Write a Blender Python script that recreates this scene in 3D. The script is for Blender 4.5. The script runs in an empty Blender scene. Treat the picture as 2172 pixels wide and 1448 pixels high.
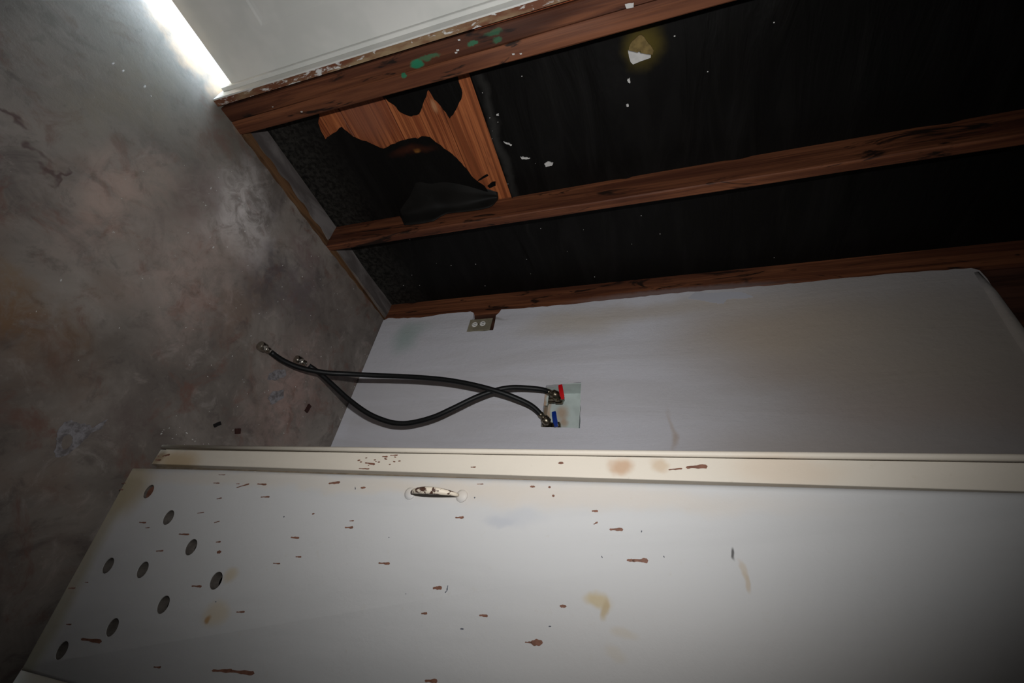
import bpy, bmesh, math, random
from mathutils import Vector, Matrix
from mathutils.geometry import tessellate_polygon

# ---------------------------------------------------------------- camera, world, lights, exposure
# Room coordinates: x to the right of the framed wall, y towards the plastered back wall, z up from
# eye level, all in eye heights; everything is scaled by S metres on the way in (floor: z = -1).
S = 1.2
def W(x, y, z):
    return Vector((x * S, y * S, (z + 1.0) * S))

scene = bpy.context.scene
COL = scene.collection
cam_d = bpy.data.cameras.new('camera')
cam_d.sensor_width = 36.0
cam_d.lens = 36.0 * 978.6 / 2172.0
cam_d.clip_start = 0.01
cam = bpy.data.objects.new('camera', cam_d)
COL.objects.link(cam)
RIGHT = Vector((-0.14978987, 0.28937266, 0.94542396))
DOWN = Vector((0.78745569, 0.6131524, -0.06291003))
FWD = Vector((-0.59789342, 0.73505619, -0.31971216))
m3 = Matrix((RIGHT, -DOWN, -FWD)).transposed()
cam.matrix_world = Matrix.Translation(W(0, 0, 0)) @ m3.to_4x4()
scene.camera = cam

world = bpy.data.worlds.new('daylight')
scene.world = world
world.use_nodes = True
_bg = world.node_tree.nodes['Background']
_bg.inputs[0].default_value = (0.70, 0.85, 1.0, 1)
_bg.inputs[1].default_value = 44.0

sun_d = bpy.data.lights.new('sun', 'SUN')
sun_d.energy = 30.0
sun_d.angle = math.radians(3)
sun_d.color = (1.0, 0.86, 0.68)
sun = bpy.data.objects.new('sun', sun_d)
sun.rotation_euler = (Vector((0.55, 0.25, -0.8))).to_track_quat('-Z', 'Y').to_euler()
sun.location = W(-3, 0, 3)
COL.objects.link(sun)

# the camera's own flash, on the hot shoe above the lens
fl_d = bpy.data.lights.new('flash', 'SPOT')
fl_d.energy = 42.0
fl_d.spot_size = math.radians(129)
fl_d.spot_blend = 1.0
fl_d.shadow_soft_size = 0.012
fl_d.color = (1.0, 1.0, 1.0)
flash = bpy.data.objects.new('flash', fl_d)
fpos = W(0, 0, 0) - DOWN * 0.135 + FWD * 0.02
AIM = FWD - DOWN * 0.12 + RIGHT * 0.0
flash.matrix_world = Matrix.Translation(fpos) @ (AIM.to_track_quat('-Z', 'Y').to_matrix().to_4x4())
COL.objects.link(flash)

# a sky portal over the gap beneath the door, so the daylight through it is sampled well
pt_d = bpy.data.lights.new('sky_portal', 'AREA')
pt_d.shape = 'RECTANGLE'
pt_d.size = 0.95
pt_d.size_y = 0.09
pt = bpy.data.objects.new('sky_portal', pt_d)
pt_d.cycles.is_portal = True
pt.matrix_world = Matrix.Translation(W(-1.16, -0.13, -0.975)) @ Vector((1, 0, 0)).to_track_quat('-Z', 'Z').to_matrix().to_4x4()
COL.objects.link(pt)

vs = scene.view_settings
scene.display_settings.display_device = 'sRGB'
vs.view_transform = 'Standard'
vs.look = 'None'
vs.gamma = 1.0
vs.use_curve_mapping = False
vs.exposure = 0.0
scene.cycles.use_denoising = True
scene.cycles.max_bounces = 8

rng = random.Random(7)

# ---------------------------------------------------------------- materials
def lin(c):
    return tuple((v / 255 / 12.92) if v / 255 <= 0.04045 else ((v / 255 + 0.055) / 1.055) ** 2.4 for v in c) + (1.0,)

class NT:
    """a small wrapper that strings shader nodes together"""
    def __init__(self, name, rough=0.6, spec=0.3, metal=0.0):
        self.m = bpy.data.materials.new(name)
        self.m.use_nodes = True
        self.t = self.m.node_tree
        self.b = self.t.nodes['Principled BSDF']
        self.b.inputs['Roughness'].default_value = rough
        self.b.inputs['Specular IOR Level'].default_value = spec
        self.b.inputs['Metallic'].default_value = metal
        g = self.n('ShaderNodeNewGeometry')
        self.pos = g.outputs['Position']
        self.warped = None
    def n(self, typ, **kw):
        nd = self.t.nodes.new(typ)
        for k, v in kw.items():
            setattr(nd, k, v)
        return nd
    def put(self, sock, v):
        if isinstance(v, bpy.types.NodeSocket):
            self.t.links.new(v, sock)
        elif isinstance(v, (tuple, list, Vector)):
            v = tuple(v)
            if len(v) == 3 and sock.type == 'RGBA':
                v = v + (1.0,)
            sock.default_value = v
        else:
            sock.default_value = v
    def math(self, op, a, b=0.0):
        nd = self.n('ShaderNodeMath', operation=op)
        self.put(nd.inputs[0], a); self.put(nd.inputs[1], b)
        return nd.outputs[0]
    def vmath(self, op, a, b=(0, 0, 0)):
        nd = self.n('ShaderNodeVectorMath', operation=op)
        self.put(nd.inputs[0], a); self.put(nd.inputs[1], b)
        return nd.outputs['Value'] if op in ('LENGTH', 'DISTANCE', 'DOT_PRODUCT') else nd.outputs['Vector']
    def scaled(self, s, v=None):
        return self.vmath('MULTIPLY', v or self.pos, s)
    def noise(self, s, scale=1.0, detail=4, rough=0.55, dist=0.0, color=False):
        nd = self.n('ShaderNodeTexNoise')
        self.put(nd.inputs['Vector'], self.scaled(s) if isinstance(s, tuple) else (s or self.pos))
        nd.inputs['Scale'].default_value = scale
        nd.inputs['Detail'].default_value = detail
        nd.inputs['Roughness'].default_value = rough
        nd.inputs['Distortion'].default_value = dist
        return nd.outputs['Color' if color else 'Fac']
    def ramp(self, f, lo, hi, a=0.0, b=1.0):
        nd = self.n('ShaderNodeMapRange', interpolation_type='SMOOTHSTEP')
        self.put(nd.inputs[0], f)
        for i, v in enumerate((lo, hi, a, b)):
            nd.inputs[1 + i].default_value = v
        return nd.outputs[0]
    def mix(self, a, b, f):
        nd = self.n('ShaderNodeMix', data_type='RGBA')
        self.put(nd.inputs[0], f); self.put(nd.inputs[6], a); self.put(nd.inputs[7], b)
        return nd.outputs[2]
    def warp(self, amount, scale):
        c = self.noise((1, 1, 1), scale, 4, 0.6, color=True)
        d = self.vmath('SUBTRACT', c, (0.5, 0.5, 0.5))
        self.warped = self.vmath('ADD', self.pos, self.vmath('MULTIPLY', d, (amount,) * 3))
    def blob(self, c, r, soft=0.4):
        """soft-edged stain at room point c with half-sizes r (eye heights)"""
        d = self.vmath('SUBTRACT', self.warped or self.pos, tuple(W(*c)))
        d = self.vmath('MULTIPLY', d, tuple(1.0 / (v * S) for v in r))
        return self.ramp(self.vmath('LENGTH', d), 1 - soft, 1 + soft, 1.0, 0.0)
    def stain(self, col, c, r, tint, amt, soft=0.5, mottle=None):
        f = self.math('MULTIPLY', self.blob(c, r, soft), amt)
        if mottle is not None:
            f = self.math('MULTIPLY', f, mottle)
        return self.mix(col, lin(tint), f)
    def bump(self, h, dist, strength=1.0):
        nd = self.n('ShaderNodeBump')
        self.put(nd.inputs['Height'], h)
        nd.inputs['Distance'].default_value = dist
        nd.inputs['Strength'].default_value = strength
        self.put(self.b.inputs['Normal'], nd.outputs[0])
    def done(self, col):
        self.put(self.b.inputs['Base Color'], col)
        return self.m

def plain(name, rgb, rough=0.6, spec=0.3, metal=0.0, var=0.0, scale=30):
    t = NT(name, rough, spec, metal)
    c = lin(rgb)
    if var:
        dk = tuple(v * (1 - var) for v in c[:3]) + (1,)
        return t.done(t.mix(dk, c, t.ramp(t.noise((1, 1, 1), scale, 4), 0.35, 0.65)))
    return t.done(c)

def wood(name, dark, light, axis, grain=1.0, stain=0.0, stain_rgb=(22, 15, 12), rough=0.6, deep=0.02, lines=0.0):
    """sawn timber; axis is the direction of the grain"""
    t = NT(name, rough, 0.25)
    k = [38.0 * grain] * 3
    k[axis] = 1.6
    info = t.n('ShaderNodeObjectInfo')
    off = t.vmath('ADD', t.pos, t.vmath('MULTIPLY', info.outputs['Random'], (3.0, 7.0, 5.0)))
    g = t.noise(t.scaled(tuple(k), off), 1.0, 5, 0.6, 0.6)
    k2 = [9.0 * grain] * 3
    k2[axis] = 0.8
    g2 = t.noise(t.scaled(tuple(k2), off), 1.0, 3, 0.5, 1.2)
    col = t.mix(lin(dark), lin(light), t.ramp(g, 0.34, 0.68))
    col = t.mix(col, tuple(v * 0.55 for v in lin(dark)[:3]) + (1,), t.ramp(g2, 0.52, 0.72, 0, 0.7))
    if lines:
        k4 = [30.0 * grain] * 3
        k4[axis] = 0.5
        w = t.noise(t.scaled(tuple(k4), off), 1.0, 2, 0.4, 0.8)
        saw = t.math('FRACT', t.math('MULTIPLY', w, 7.0))
        col = t.mix(col, tuple(v * 0.5 for v in lin(dark)[:3]) + (1,), t.ramp(saw, 0.62, 0.95, 0, lines))
    col = t.mix(col, lin(light), t.math('MULTIPLY', info.outputs['Random'], 0.25))
    if stain:
        k3 = [16.0] * 3
        k3[axis] = 4.0
        s = t.noise(t.scaled(tuple(k3), off), 1.0, 4, 0.65, 1.5)
        col = t.mix(col, lin(stain_rgb), t.ramp(s, 0.56, 0.66, 0, stain))
    t.bump(g, deep * 0.06)
    return t, col

# ---------------------------------------------------------------- mesh building
ORIGIN = {}

class MB:
    """collects shapes in room coordinates; build() links them as ONE mesh object"""
    def __init__(self):
        self.bm = bmesh.new()
    def box(self, x0, x1, y0, y1, z0, z1, bevel=0.0, seg=2):
        b = bmesh.new()
        a, c = W(x0, y0, z0), W(x1, y1, z1)
        bmesh.ops.create_cube(b, size=1.0, matrix=Matrix.Translation((a + c) / 2) @ Matrix.Diagonal(tuple(abs(v) for v in (c - a)) + (1.0,)))
        if bevel:
            bmesh.ops.bevel(b, geom=b.edges[:], offset=bevel * S, segments=seg, profile=0.6, affect='EDGES')
        self.take(b)
        return self
    def take(self, b):
        me = bpy.data.meshes.new('tmp')
        b.to_mesh(me); b.free()
        self.bm.from_mesh(me)
        bpy.data.meshes.remove(me)
    def faces(self, pts, fs):
        vv = [self.bm.verts.new(W(*p)) for p in pts]
        for f in fs:
            try:
                self.bm.faces.new([vv[i] for i in f])
            except ValueError:
                pass
        return vv
    def plate(self, outer, fn, thick, holes=(), round_=0.0):
        """flat slab: 2-D outline (with holes) mapped by fn(u, v, depth); depth 0 is the face"""
        loops = [list(outer)] + [list(h) for h in holes]
        def inset(lp, r):
            n, out = len(lp), []
            area = sum(lp[i][0] * lp[(i + 1) % n][1] - lp[(i + 1) % n][0] * lp[i][1] for i in range(n))
            sgn = 1 if area > 0 else -1
            for i in range(n):
                p, q, s = lp[i - 1], lp[i], lp[(i + 1) % n]
                e1 = Vector((q[0] - p[0], q[1] - p[1])).normalized()
                e2 = Vector((s[0] - q[0], s[1] - q[1])).normalized()
                nn = Vector((-e1.y - e2.y, e1.x + e2.x)) * sgn
                k = max(0.25, nn.length_squared / 2)
                out.append((q[0] + nn.x * r / k, q[1] + nn.y * r / k))
            return out
        rings = []
        for j, lp in enumerate(loops):
            prof = [(0.0, 0.0), (thick, 0.0)]
            if round_ and j == 0:
                prof = [(0.0, round_), (0.08 * round_, 0.62 * round_), (0.30 * round_, 0.29 * round_), (0.62 * round_, 0.08 * round_), (round_, 0.0), (thick, 0.0)]
            rings.append([[fn(u, v, d) for u, v in (inset(lp, r) if r else lp)] for d, r in prof])
        front = [[Vector((u, v, 0)) for u, v in (inset(lp, round_) if round_ and j == 0 else lp)] for j, lp in enumerate(loops)]
        tris = tessellate_polygon(front)
        idx, base = [], 0
        pts = []
        for rg in rings:
            for row in rg:
                pts.extend(row)
        offs, o = [], 0
        for rg in rings:
            offs.append((o, len(rg), len(rg[0])))
            o += len(rg) * len(rg[0])
        fmap, bmap = [], []
        for (o, nr, n) in offs:
            fmap += [o + i for i in range(n)]
            bmap += [o + (nr - 1) * n + i for i in range(n)]
        fs = [tuple(fmap[i] for i in t) for t in tris] + [tuple(bmap[i] for i in reversed(t)) for t in tris]
        for (o, nr, n) in offs:
            for r in range(nr - 1):
                for i in range(n):
                    k = (i + 1) % n
                    fs.append((o + r * n + i, o + r * n + k, o + (r + 1) * n + k, o + (r + 1) * n + i))
        self.faces(pts, fs)
        return self
    def grid(self, fn, nu, nv, thick=None):
        pts = [fn(i / nu, j / nv) for j in range(nv + 1) for i in range(nu + 1)]
        w = nu + 1
        fs = [(j * w + i, j * w + i + 1, (j + 1) * w + i + 1, (j + 1) * w + i) for j in range(nv) for i in range(nu)]
        self.faces(pts, fs)
        return self
    def tube(self, pts, rad, seg=12, caps=True):
        P = [W(*p) for p in pts]
        n = len(P)
        up = Vector((0.31, 0.2, 0.93)).normalized()
        rows = []
        for i, p in enumerate(P):
            t = (P[min(i + 1, n - 1)] - P[max(i - 1, 0)]).normalized()
            a = (up - t * up.dot(t)).normalized()
            b = t.cross(a)
            up = a
            r = (rad[i] if isinstance(rad, (list, tuple)) else rad) * S
            rows.append([self.bm.verts.new(p + (a * math.cos(2 * math.pi * k / seg) + b * math.sin(2 * math.pi * k / seg)) * r) for k in range(seg)])
        for i in range(n - 1):
            for k in range(seg):
                m = (k + 1) % seg
                self.bm.faces.new((rows[i][k], rows[i][m], rows[i + 1][m], rows[i + 1][k]))
        if caps:
            self.bm.faces.new(list(reversed(rows[0])))
            self.bm.faces.new(rows[-1])
        return self
    def lathe(self, p0, p1, prof, seg=20):
        """turned shape along p0 -> p1; prof = (t, radius)"""
        a, b = Vector(p0), Vector(p1)
        # repeated stations keep sharp shoulders: nudge them apart along the axis
        pts, rad = [], []
        last = None
        for t, r in prof:
            if last is not None and t <= last:
                t = last + 1e-3
            last = t
            pts.append(a + (b - a) * t); rad.append(r)
        P = [W(*p) for p in pts]
        t = (W(*b) - W(*a)).normalized()
        u = Vector((0.3, 0.9, 0.2))
        u = (u - t * u.dot(t)).normalized()
        v = t.cross(u)
        rows = [[self.bm.verts.new(p + (u * math.cos(2 * math.pi * k / seg) + v * math.sin(2 * math.pi * k / seg)) * r * S) for k in range(seg)] for p, r in zip(P, rad)]
        for i in range(len(rows) - 1):
            for k in range(seg):
                m = (k + 1) % seg
                self.bm.faces.new((rows[i][k], rows[i][m], rows[i + 1][m], rows[i + 1][k]))
        self.bm.faces.new(list(reversed(rows[0])))
        self.bm.faces.new(rows[-1])
        return self
    def build(self, name, mat, parent=None, smooth=False, origin=None, auto=None):
        bmesh.ops.recalc_face_normals(self.bm, faces=self.bm.faces[:])
        me = bpy.data.meshes.new(name)
        self.bm.to_mesh(me); self.bm.free()
        co = [v.co for v in me.vertices]
        lo = Vector((min(c[i] for c in co) for i in range(3)))
        hi = Vector((max(c[i] for c in co) for i in range(3)))
        o = W(*origin) if origin else Vector(((lo.x + hi.x) / 2, (lo.y + hi.y) / 2, lo.z))
        me.transform(Matrix.Translation(-o))
        me.materials.append(mat)
        for p in me.polygons:
            p.use_smooth = smooth or auto is not None
        ob = bpy.data.objects.new(name, me)
        COL.objects.link(ob)
        place(ob, o, parent)
        if auto is not None:
            me.set_sharp_from_angle(angle=math.radians(auto))
        return ob

def place(ob, o, parent):
    ORIGIN[ob] = o
    if parent is not None:
        ob.parent = parent
        ob.location = o - ORIGIN[parent]
    else:
        ob.location = o

def tag(ob, label=None, category=None, group=None, kind=None):
    for k, v in (('label', label), ('category', category), ('group', group), ('kind', kind)):
        if v:
            ob[k] = v
    return ob

def empty(name, at, label=None, category=None, group=None, kind=None):
    ob = bpy.data.objects.new(name, None)
    ob.empty_display_size = 0.05
    COL.objects.link(ob)
    place(ob, W(*at), None)
    return tag(ob, label, category, group, kind)

def smooth_path(pts, n):
    """Catmull-Rom through the given points"""
    P = [Vector(p) for p in pts]
    P = [P[0] * 2 - P[1]] + P + [P[-1] * 2 - P[-2]]
    out = []
    for i in range(1, len(P) - 2):
        a, b, c, d = P[i - 1:i + 3]
        for k in range(n):
            t = k / n
            out.append(0.5 * (2 * b + (c - a) * t + (2 * a - 5 * b + 4 * c - d) * t * t + (3 * b - a - 3 * c + d) * t ** 3))
    out.append(P[-2])
    return out

def ragged(pts, step, amp):
    """subdivide a closed outline and shake it a little, as torn edges are"""
    out = []
    n = len(pts)
    for i in range(n):
        a, b = Vector(pts[i]), Vector(pts[(i + 1) % n])
        k = max(1, int((b - a).length / step))
        for j in range(k):
            p = a.lerp(b, j / k)
            if j:
                p += Vector((rng.uniform(-amp, amp), rng.uniform(-amp, amp)))
            out.append((p.x, p.y))
    return out

def patch(mb, x1, y1, x2, y2, w, fn, lift, n=14):
    """a paint chip: long drop with a slim tail and a fuller head, as thin as a coat of paint"""
    a, b = Vector((x1, y1)), Vector((x2, y2))
    d = b - a
    L = max(d.length, 1e-4)
    e = d / L
    nrm = Vector((-e.y, e.x))
    top, bot = [], []
    head = rng.uniform(0.45, 0.75)
    ph = rng.uniform(0, 6)
    for i in range(n + 1):
        t = i / n
        tt = min(t, 1 - t) * L / max(0.5 * w, 1e-6)
        env = math.sqrt(max(0.0, 1 - (1 - min(1, tt)) ** 2))
        body = 0.55 + 0.45 / (1 + math.exp(-(t - head + 0.12) / 0.05)) + 0.15 * math.exp(-((t - 0.1) / 0.09) ** 2)
        h = w * 0.55 * env * body
        h *= 1.15
        if w > 0.3 * L:
            h = w * 0.52 * math.sqrt(max(0.0, 1 - (2 * t - 1) ** 2))
        j = 1 + 0.12 * math.sin(ph + 15 * t) + rng.uniform(-0.07, 0.07)
        top.append(a + e * L * t + nrm * h * j)
        bot.append(a + e * L * t - nrm * h * (2 - j))
    o = [(p.x, p.y) for p in top] + [(p.x, p.y) for p in reversed(bot[1:-1])]
    mb.plate(o, lambda u, v, dd: fn(u, v, dd), lift)

# ---------------------------------------------------------------- surface materials
def m_floor():
    t = NT('stained_concrete', 0.55, 0.35)
    t.warp(0.20, 6.5)
    n1 = t.noise((1, 1, 1), 2.2, 6, 0.62, 0.6)
    n2 = t.noise(t.vmath('ADD', t.pos, (4.2, 1.3, 0)), 5.0, 6, 0.65, 0.8)
    n3 = t.noise((1, 1, 1), 26, 5, 0.7)
    n4 = t.noise(t.vmath('ADD', t.pos, (1.2, 8.3, 0)), 3.1, 5, 0.6, 1.0)
    col = t.mix(lin((84, 78, 74)), lin((120, 114, 109)), t.ramp(n1, 0.36, 0.66))
    col = t.mix(col, lin((66, 59, 58)), t.ramp(n2, 0.52, 0.74, 0, 0.8))
    col = t.mix(col, lin((99, 84, 75)), t.ramp(n4, 0.54, 0.72, 0, 0.65))
    col = t.mix(col, lin((140, 135, 132)), t.ramp(t.noise(t.vmath('ADD', t.pos, (7, 2, 0)), 6.5, 6, 0.7, 1.5), 0.58, 0.78, 0, 0.6))
    col = t.mix(col, lin((52, 47, 46)), t.ramp(n3, 0.55, 0.85, 0, 0.45))
    n5 = t.noise(t.vmath('ADD', t.pos, (3, 5, 0)), 14, 6, 0.72, 0.6)
    col = t.mix(col, tuple(v * 0.62 for v in lin((84, 76, 73))[:3]) + (1,), t.ramp(n5, 0.52, 0.68, 0, 0.55))
    col = t.mix(col, lin((132, 124, 120)), t.ramp(n5, 0.46, 0.30, 0, 0.45))
    mot = t.ramp(t.noise(t.vmath('ADD', t.pos, (6, 1, 0)), 19, 6, 0.72, 0.8), 0.34, 0.62, 0.25, 1.15)
    n6 = t.noise((1, 1, 1), 48, 5, 0.75, 0.3)
    col = t.mix(col, lin((128, 122, 119)), t.ramp(n6, 0.60, 0.80, 0, 0.5))
    col = t.mix(col, lin((92, 66, 58)), t.ramp(t.noise(t.vmath('ADD', t.pos, (9, 4, 0)), 9, 5, 0.7, 0.8), 0.52, 0.70, 0, 0.75))
    # greener, cleaner concrete towards the daylight door; tan strip paints in the warm light fringe by the gap
    col = t.stain(col, (-0.92, 0.10, -1), (0.22, 0.24, 1), (108, 108, 100), 0.55, 0.9)
    col = t.stain(col, (-1.055, -0.1, -1), (0.035, 0.40, 1), (172, 142, 108), 0.8, 0.5)  # tan strip: warm light fringe painted in, no real stain
    for c, r, tint, a in (
            ((-0.86, 0.45, -1), (0.10, 0.08, 1), (182, 178, 178), 0.75), ((-0.80, 0.545, -1), (0.05, 0.03, 1), (185, 180, 180), 0.65),
            ((-0.78, 0.60, -1), (0.08, 0.06, 1), (70, 66, 70), 0.65), ((-0.83, 0.72, -1), (0.10, 0.07, 1), (92, 84, 88), 0.55),
            ((-0.79, 0.37, -1), (0.08, 0.05, 1), (86, 70, 66), 0.6), ((-0.94, 0.66, -1), (0.045, 0.05, 1), (96, 78, 78), 0.6),
            ((-0.36, 0.31, -1), (0.05, 0.06, 1), (98, 74, 52), 0.75), ((-0.375, 0.24, -1), (0.04, 0.05, 1), (112, 88, 60), 0.7),
            ((-0.65, 0.275, -1), (0.12, 0.05, 1), (150, 132, 124), 0.6), ((-0.62, 0.47, -1), (0.14, 0.09, 1), (146, 130, 124), 0.55),
            ((-0.45, 0.44, -1), (0.05, 0.05, 1), (84, 82, 78), 0.5), ((-0.84, 0.14, -1), (0.13, 0.05, 1), (112, 106, 92), 0.5),
            ((-0.90, 0.86, -1), (0.10, 0.10, 1), (84, 76, 74), 0.5), ((-0.55, 0.85, -1), (0.14, 0.09, 1), (146, 124, 118), 0.55),
            ((-0.33, 0.40, -1), (0.08, 0.05, 1), (80, 68, 60), 0.5), ((-0.30, 0.545, -1), (0.06, 0.05, 1), (78, 66, 64), 0.5)):
        col = t.stain(col, c, r, tint, a, 0.85, mot)
    # scuffed cracks
    col = t.vmath('MULTIPLY', col, (1.36, 1.33, 1.29))
    # scuffed cracks
    for c, r in (((-0.602, 0.146, -1), (0.007, 0.012, 1)), ((-0.584, 0.178, -1), (0.006, 0.012, 1)), ((-0.615, 0.095, -1), (0.004, 0.02, 1)), ((-0.594, 0.190, -1), (0.012, 0.003, 1))):
        col = t.stain(col, c, r, (70, 48, 46), 0.7, 0.6)
    spk = t.noise((1, 1, 1), 150, 2, 0.5)
    col = t.mix(col, lin((190, 186, 180)), t.ramp(spk, 0.76, 0.80, 0, 0.4))
    t.put(t.b.inputs['Roughness'], t.ramp(n2, 0.3, 0.7, 0.42, 0.7))
    t.bump(t.math('ADD', t.math('MULTIPLY', n3, 0.5), t.math('MULTIPLY', n6, 0.3)), 0.0012)
    return t.done(col)

def m_plaster():
    t = NT('painted_plaster', 0.62, 0.3)
    t.warp(0.10, 4.0)
    st = t.noise((7, 7, 1.1), 1.0, 5, 0.6, 0.8)
    n2 = t.noise((1, 1, 1), 60, 4, 0.6)
    col = t.mix(lin((206, 205, 211)), lin((198, 196, 200)), t.ramp(st, 0.4, 0.65))
    # rust-tan water stains that run up the wall, a green smudge, greasy marks; the broad first stain also paints in flash falloff
    for c, r, tint, a in (
            ((-0.75, 1.0775, 0.55), (0.40, 1, 0.42), (140, 131, 122), 0.8), ((-0.85, 1.0775, 0.28), (0.10, 1, 0.22), (172, 156, 138), 0.75), ((-0.93, 1.0775, -0.28), (0.045, 1, 0.14), (186, 174, 156), 0.6),
            ((-0.96, 1.0775, -0.02), (0.03, 1, 0.25), (182, 170, 156), 0.6), ((-0.72, 1.0775, 0.40), (0.05, 1, 0.25), (160, 146, 134), 0.6),
            ((-0.62, 1.0775, 0.55), (0.05, 1, 0.25), (162, 146, 136), 0.5), ((-0.80, 1.0775, 0.60), (0.15, 1, 0.25), (160, 150, 138), 0.6),
            ((-0.50, 1.0775, 0.30), (0.06, 1, 0.25), (164, 152, 142), 0.5),
            ((-0.925, 1.0775, -0.865), (0.055, 1, 0.045), (160, 178, 174), 0.75), ((-0.965, 1.0775, -0.84), (0.03, 1, 0.05), (172, 182, 180), 0.6),
            ((-0.98, 1.0775, -0.545), (0.006, 1, 0.035), (120, 116, 110), 0.6), ((-0.56, 1.0775, -0.005), (0.05, 1, 0.004), (176, 158, 142), 0.45),
            ((-0.54, 1.0775, 0.0), (0.02, 1, 0.005), (170, 146, 126), 0.45)):
        col = t.stain(col, c, r, tint, a, 0.8)
    t.bump(t.math('ADD', n2, t.math('MULTIPLY', st, 3.0)), 0.0012)
    return t.done(col)

def m_cream(name, base, dirt=1.0, door=False):
    t = NT(name, 0.55, 0.3)
    t.warp(0.05, 9.0)
    n1 = t.noise((6, 6, 1.2), 1.0, 5, 0.6, 0.5)
    n2 = t.noise((1, 1, 1), 55, 4, 0.65)
    col = t.mix(lin(base), tuple(v * 0.93 for v in lin(base)[:3]) + (1,), t.ramp(n1, 0.42, 0.66))
    col = t.mix(col, lin((168, 152, 124)), t.ramp(n2, 0.62, 0.85, 0, 0.35 * dirt))
    if door:
        for c, r, tint, a in (
                ((-0.19, 0.59, -0.96), (0.05, 1, 0.05), (158, 142, 110), 0.8), ((-0.02, 0.60, -0.975), (0.22, 1, 0.028), (150, 138, 112), 0.75),
                ((-0.215, 0.59, -0.62), (0.012, 1, 0.40), (194, 180, 160), 0.35), ((-0.212, 0.59, -0.15), (0.016, 1, 0.25), (192, 176, 156), 0.35),
                ((-0.094, 0.60, -0.0925), (0.0065, 1, 0.016), (176, 156, 112), 0.9), ((-0.089, 0.60, -0.081), (0.009, 1, 0.0045), (164, 140, 90), 0.9),
                ((-0.184, 0.59, -0.205), (0.010, 1, 0.034), (166, 168, 174), 0.35), ((-0.180, 0.59, -0.225), (0.006, 1, 0.02), (160, 162, 170), 0.4),
                ((-0.071, 0.60, -0.639), (0.009, 1, 0.012), (176, 160, 134), 0.7), ((-0.020, 0.60, -0.645), (0.014, 1, 0.022), (182, 166, 138), 0.6),
                ((-0.013, 0.60, -0.656), (0.005, 1, 0.005), (150, 112, 60), 0.8), ((-0.154, 0.595, 0.06), (0.006, 1, 0.0018), (52, 50, 48), 0.9),
                ((-0.140, 0.60, 0.066), (0.007, 1, 0.003), (172, 152, 124), 0.5), ((-0.128, 0.60, 0.066), (0.008, 1, 0.003), (168, 146, 114), 0.6),
                ((-0.07, 0.60, -0.06), (0.005, 1, 0.012), (178, 164, 140), 0.6), ((-0.05, 0.605, -0.07), (0.006, 1, 0.01), (180, 168, 146), 0.6),
                ((0.0, 0.61, 0.1), (0.10, 1, 0.3), (192, 188, 184), 0.6)):
            col = t.stain(col, c, r, tint, a, 0.55)
    else:
        for c, r, tint, a in (
                ((-0.270, 0.6235, -0.0804), (0.010, 1, 0.014), (176, 140, 108), 0.75), ((-0.275, 0.6235, -0.0265), (0.008, 1, 0.012), (182, 156, 126), 0.6),
                ((-0.265, 0.6235, -0.99), (0.016, 1, 0.016), (104, 82, 48), 0.8), ((-0.26, 0.6235, -0.93), (0.02, 1, 0.05), (176, 150, 108), 0.7),
                ((-0.27, 0.6235, 0.13), (0.02, 1, 0.06), (200, 176, 150), 0.35)):
            col = t.stain(col, c, r, tint, a, 0.55)
    t.bump(n2, 0.0004)
    return t.done(col)

def m_paper():
    t = NT('tar_paper', 0.5, 0.15)
    t.warp(0.08, 7.0)
    n1 = t.noise((1.5, 1.5, 8), 1.6, 4, 0.6, 0.8)
    n2 = t.noise((1, 1, 1), 70, 4, 0.65)
    col = t.mix(lin((12, 11, 10)), lin((19, 18, 17)), t.ramp(n1, 0.45, 0.7))
    # floor dust on the lowest courses
    sep = t.n('ShaderNodeSeparateXYZ')
    t.put(sep.inputs[0], t.warped)
    dust = t.math('MULTIPLY', t.ramp(sep.outputs[2], 0.0, 0.26, 1, 0), t.ramp(n2, 0.36, 0.66, 0.15, 1))
    col = t.mix(col, lin((60, 58, 54)), t.math('MULTIPLY', dust, 0.75))
    # overspray of yellow foam round the puncture, rust by the torn lip
    col = t.stain(col, (-1.105, 0.410, -0.012), (1, 0.034, 0.032), (120, 104, 40), 0.45, 0.8)
    col = t.stain(col, (-1.105, 0.530, -0.598), (1, 0.006, 0.008), (150, 100, 44), 0.9, 0.6)
    col = t.stain(col, (-1.105, 0.525, -0.615), (1, 0.010, 0.05), (62, 30, 18), 0.7, 0.8)
    # light caught by the lap's raised lower edge, painted as a paler band
    col = t.stain(col, (-1.10, 0.55, -0.375), (1, 0.22, 0.010), (46, 45, 43), 0.8, 0.9)  # paler band: caught light painted in, no real stain
    t.bump(t.math('ADD', t.math('MULTIPLY', n1, 1.0), t.math('MULTIPLY', n2, 0.04)), 0.006)
    return t.done(col)

M_PLYBACK = plain('tar_paper_back', (25, 24, 22), 0.6, 0.2, var=0.35, scale=9)
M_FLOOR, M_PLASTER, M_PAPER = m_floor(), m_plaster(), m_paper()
M_DOORCREAM = m_cream('closet_door_paint', (184, 183, 182), 0.8, True)
M_STILE = m_cream('closet_frame_paint', (206, 197, 183), 1.0)

_t, _c = wood('stud_timber', (74, 40, 27), (124, 76, 50), 2, 1.0, 0.95, (26, 17, 13), lines=0.4)
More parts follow.
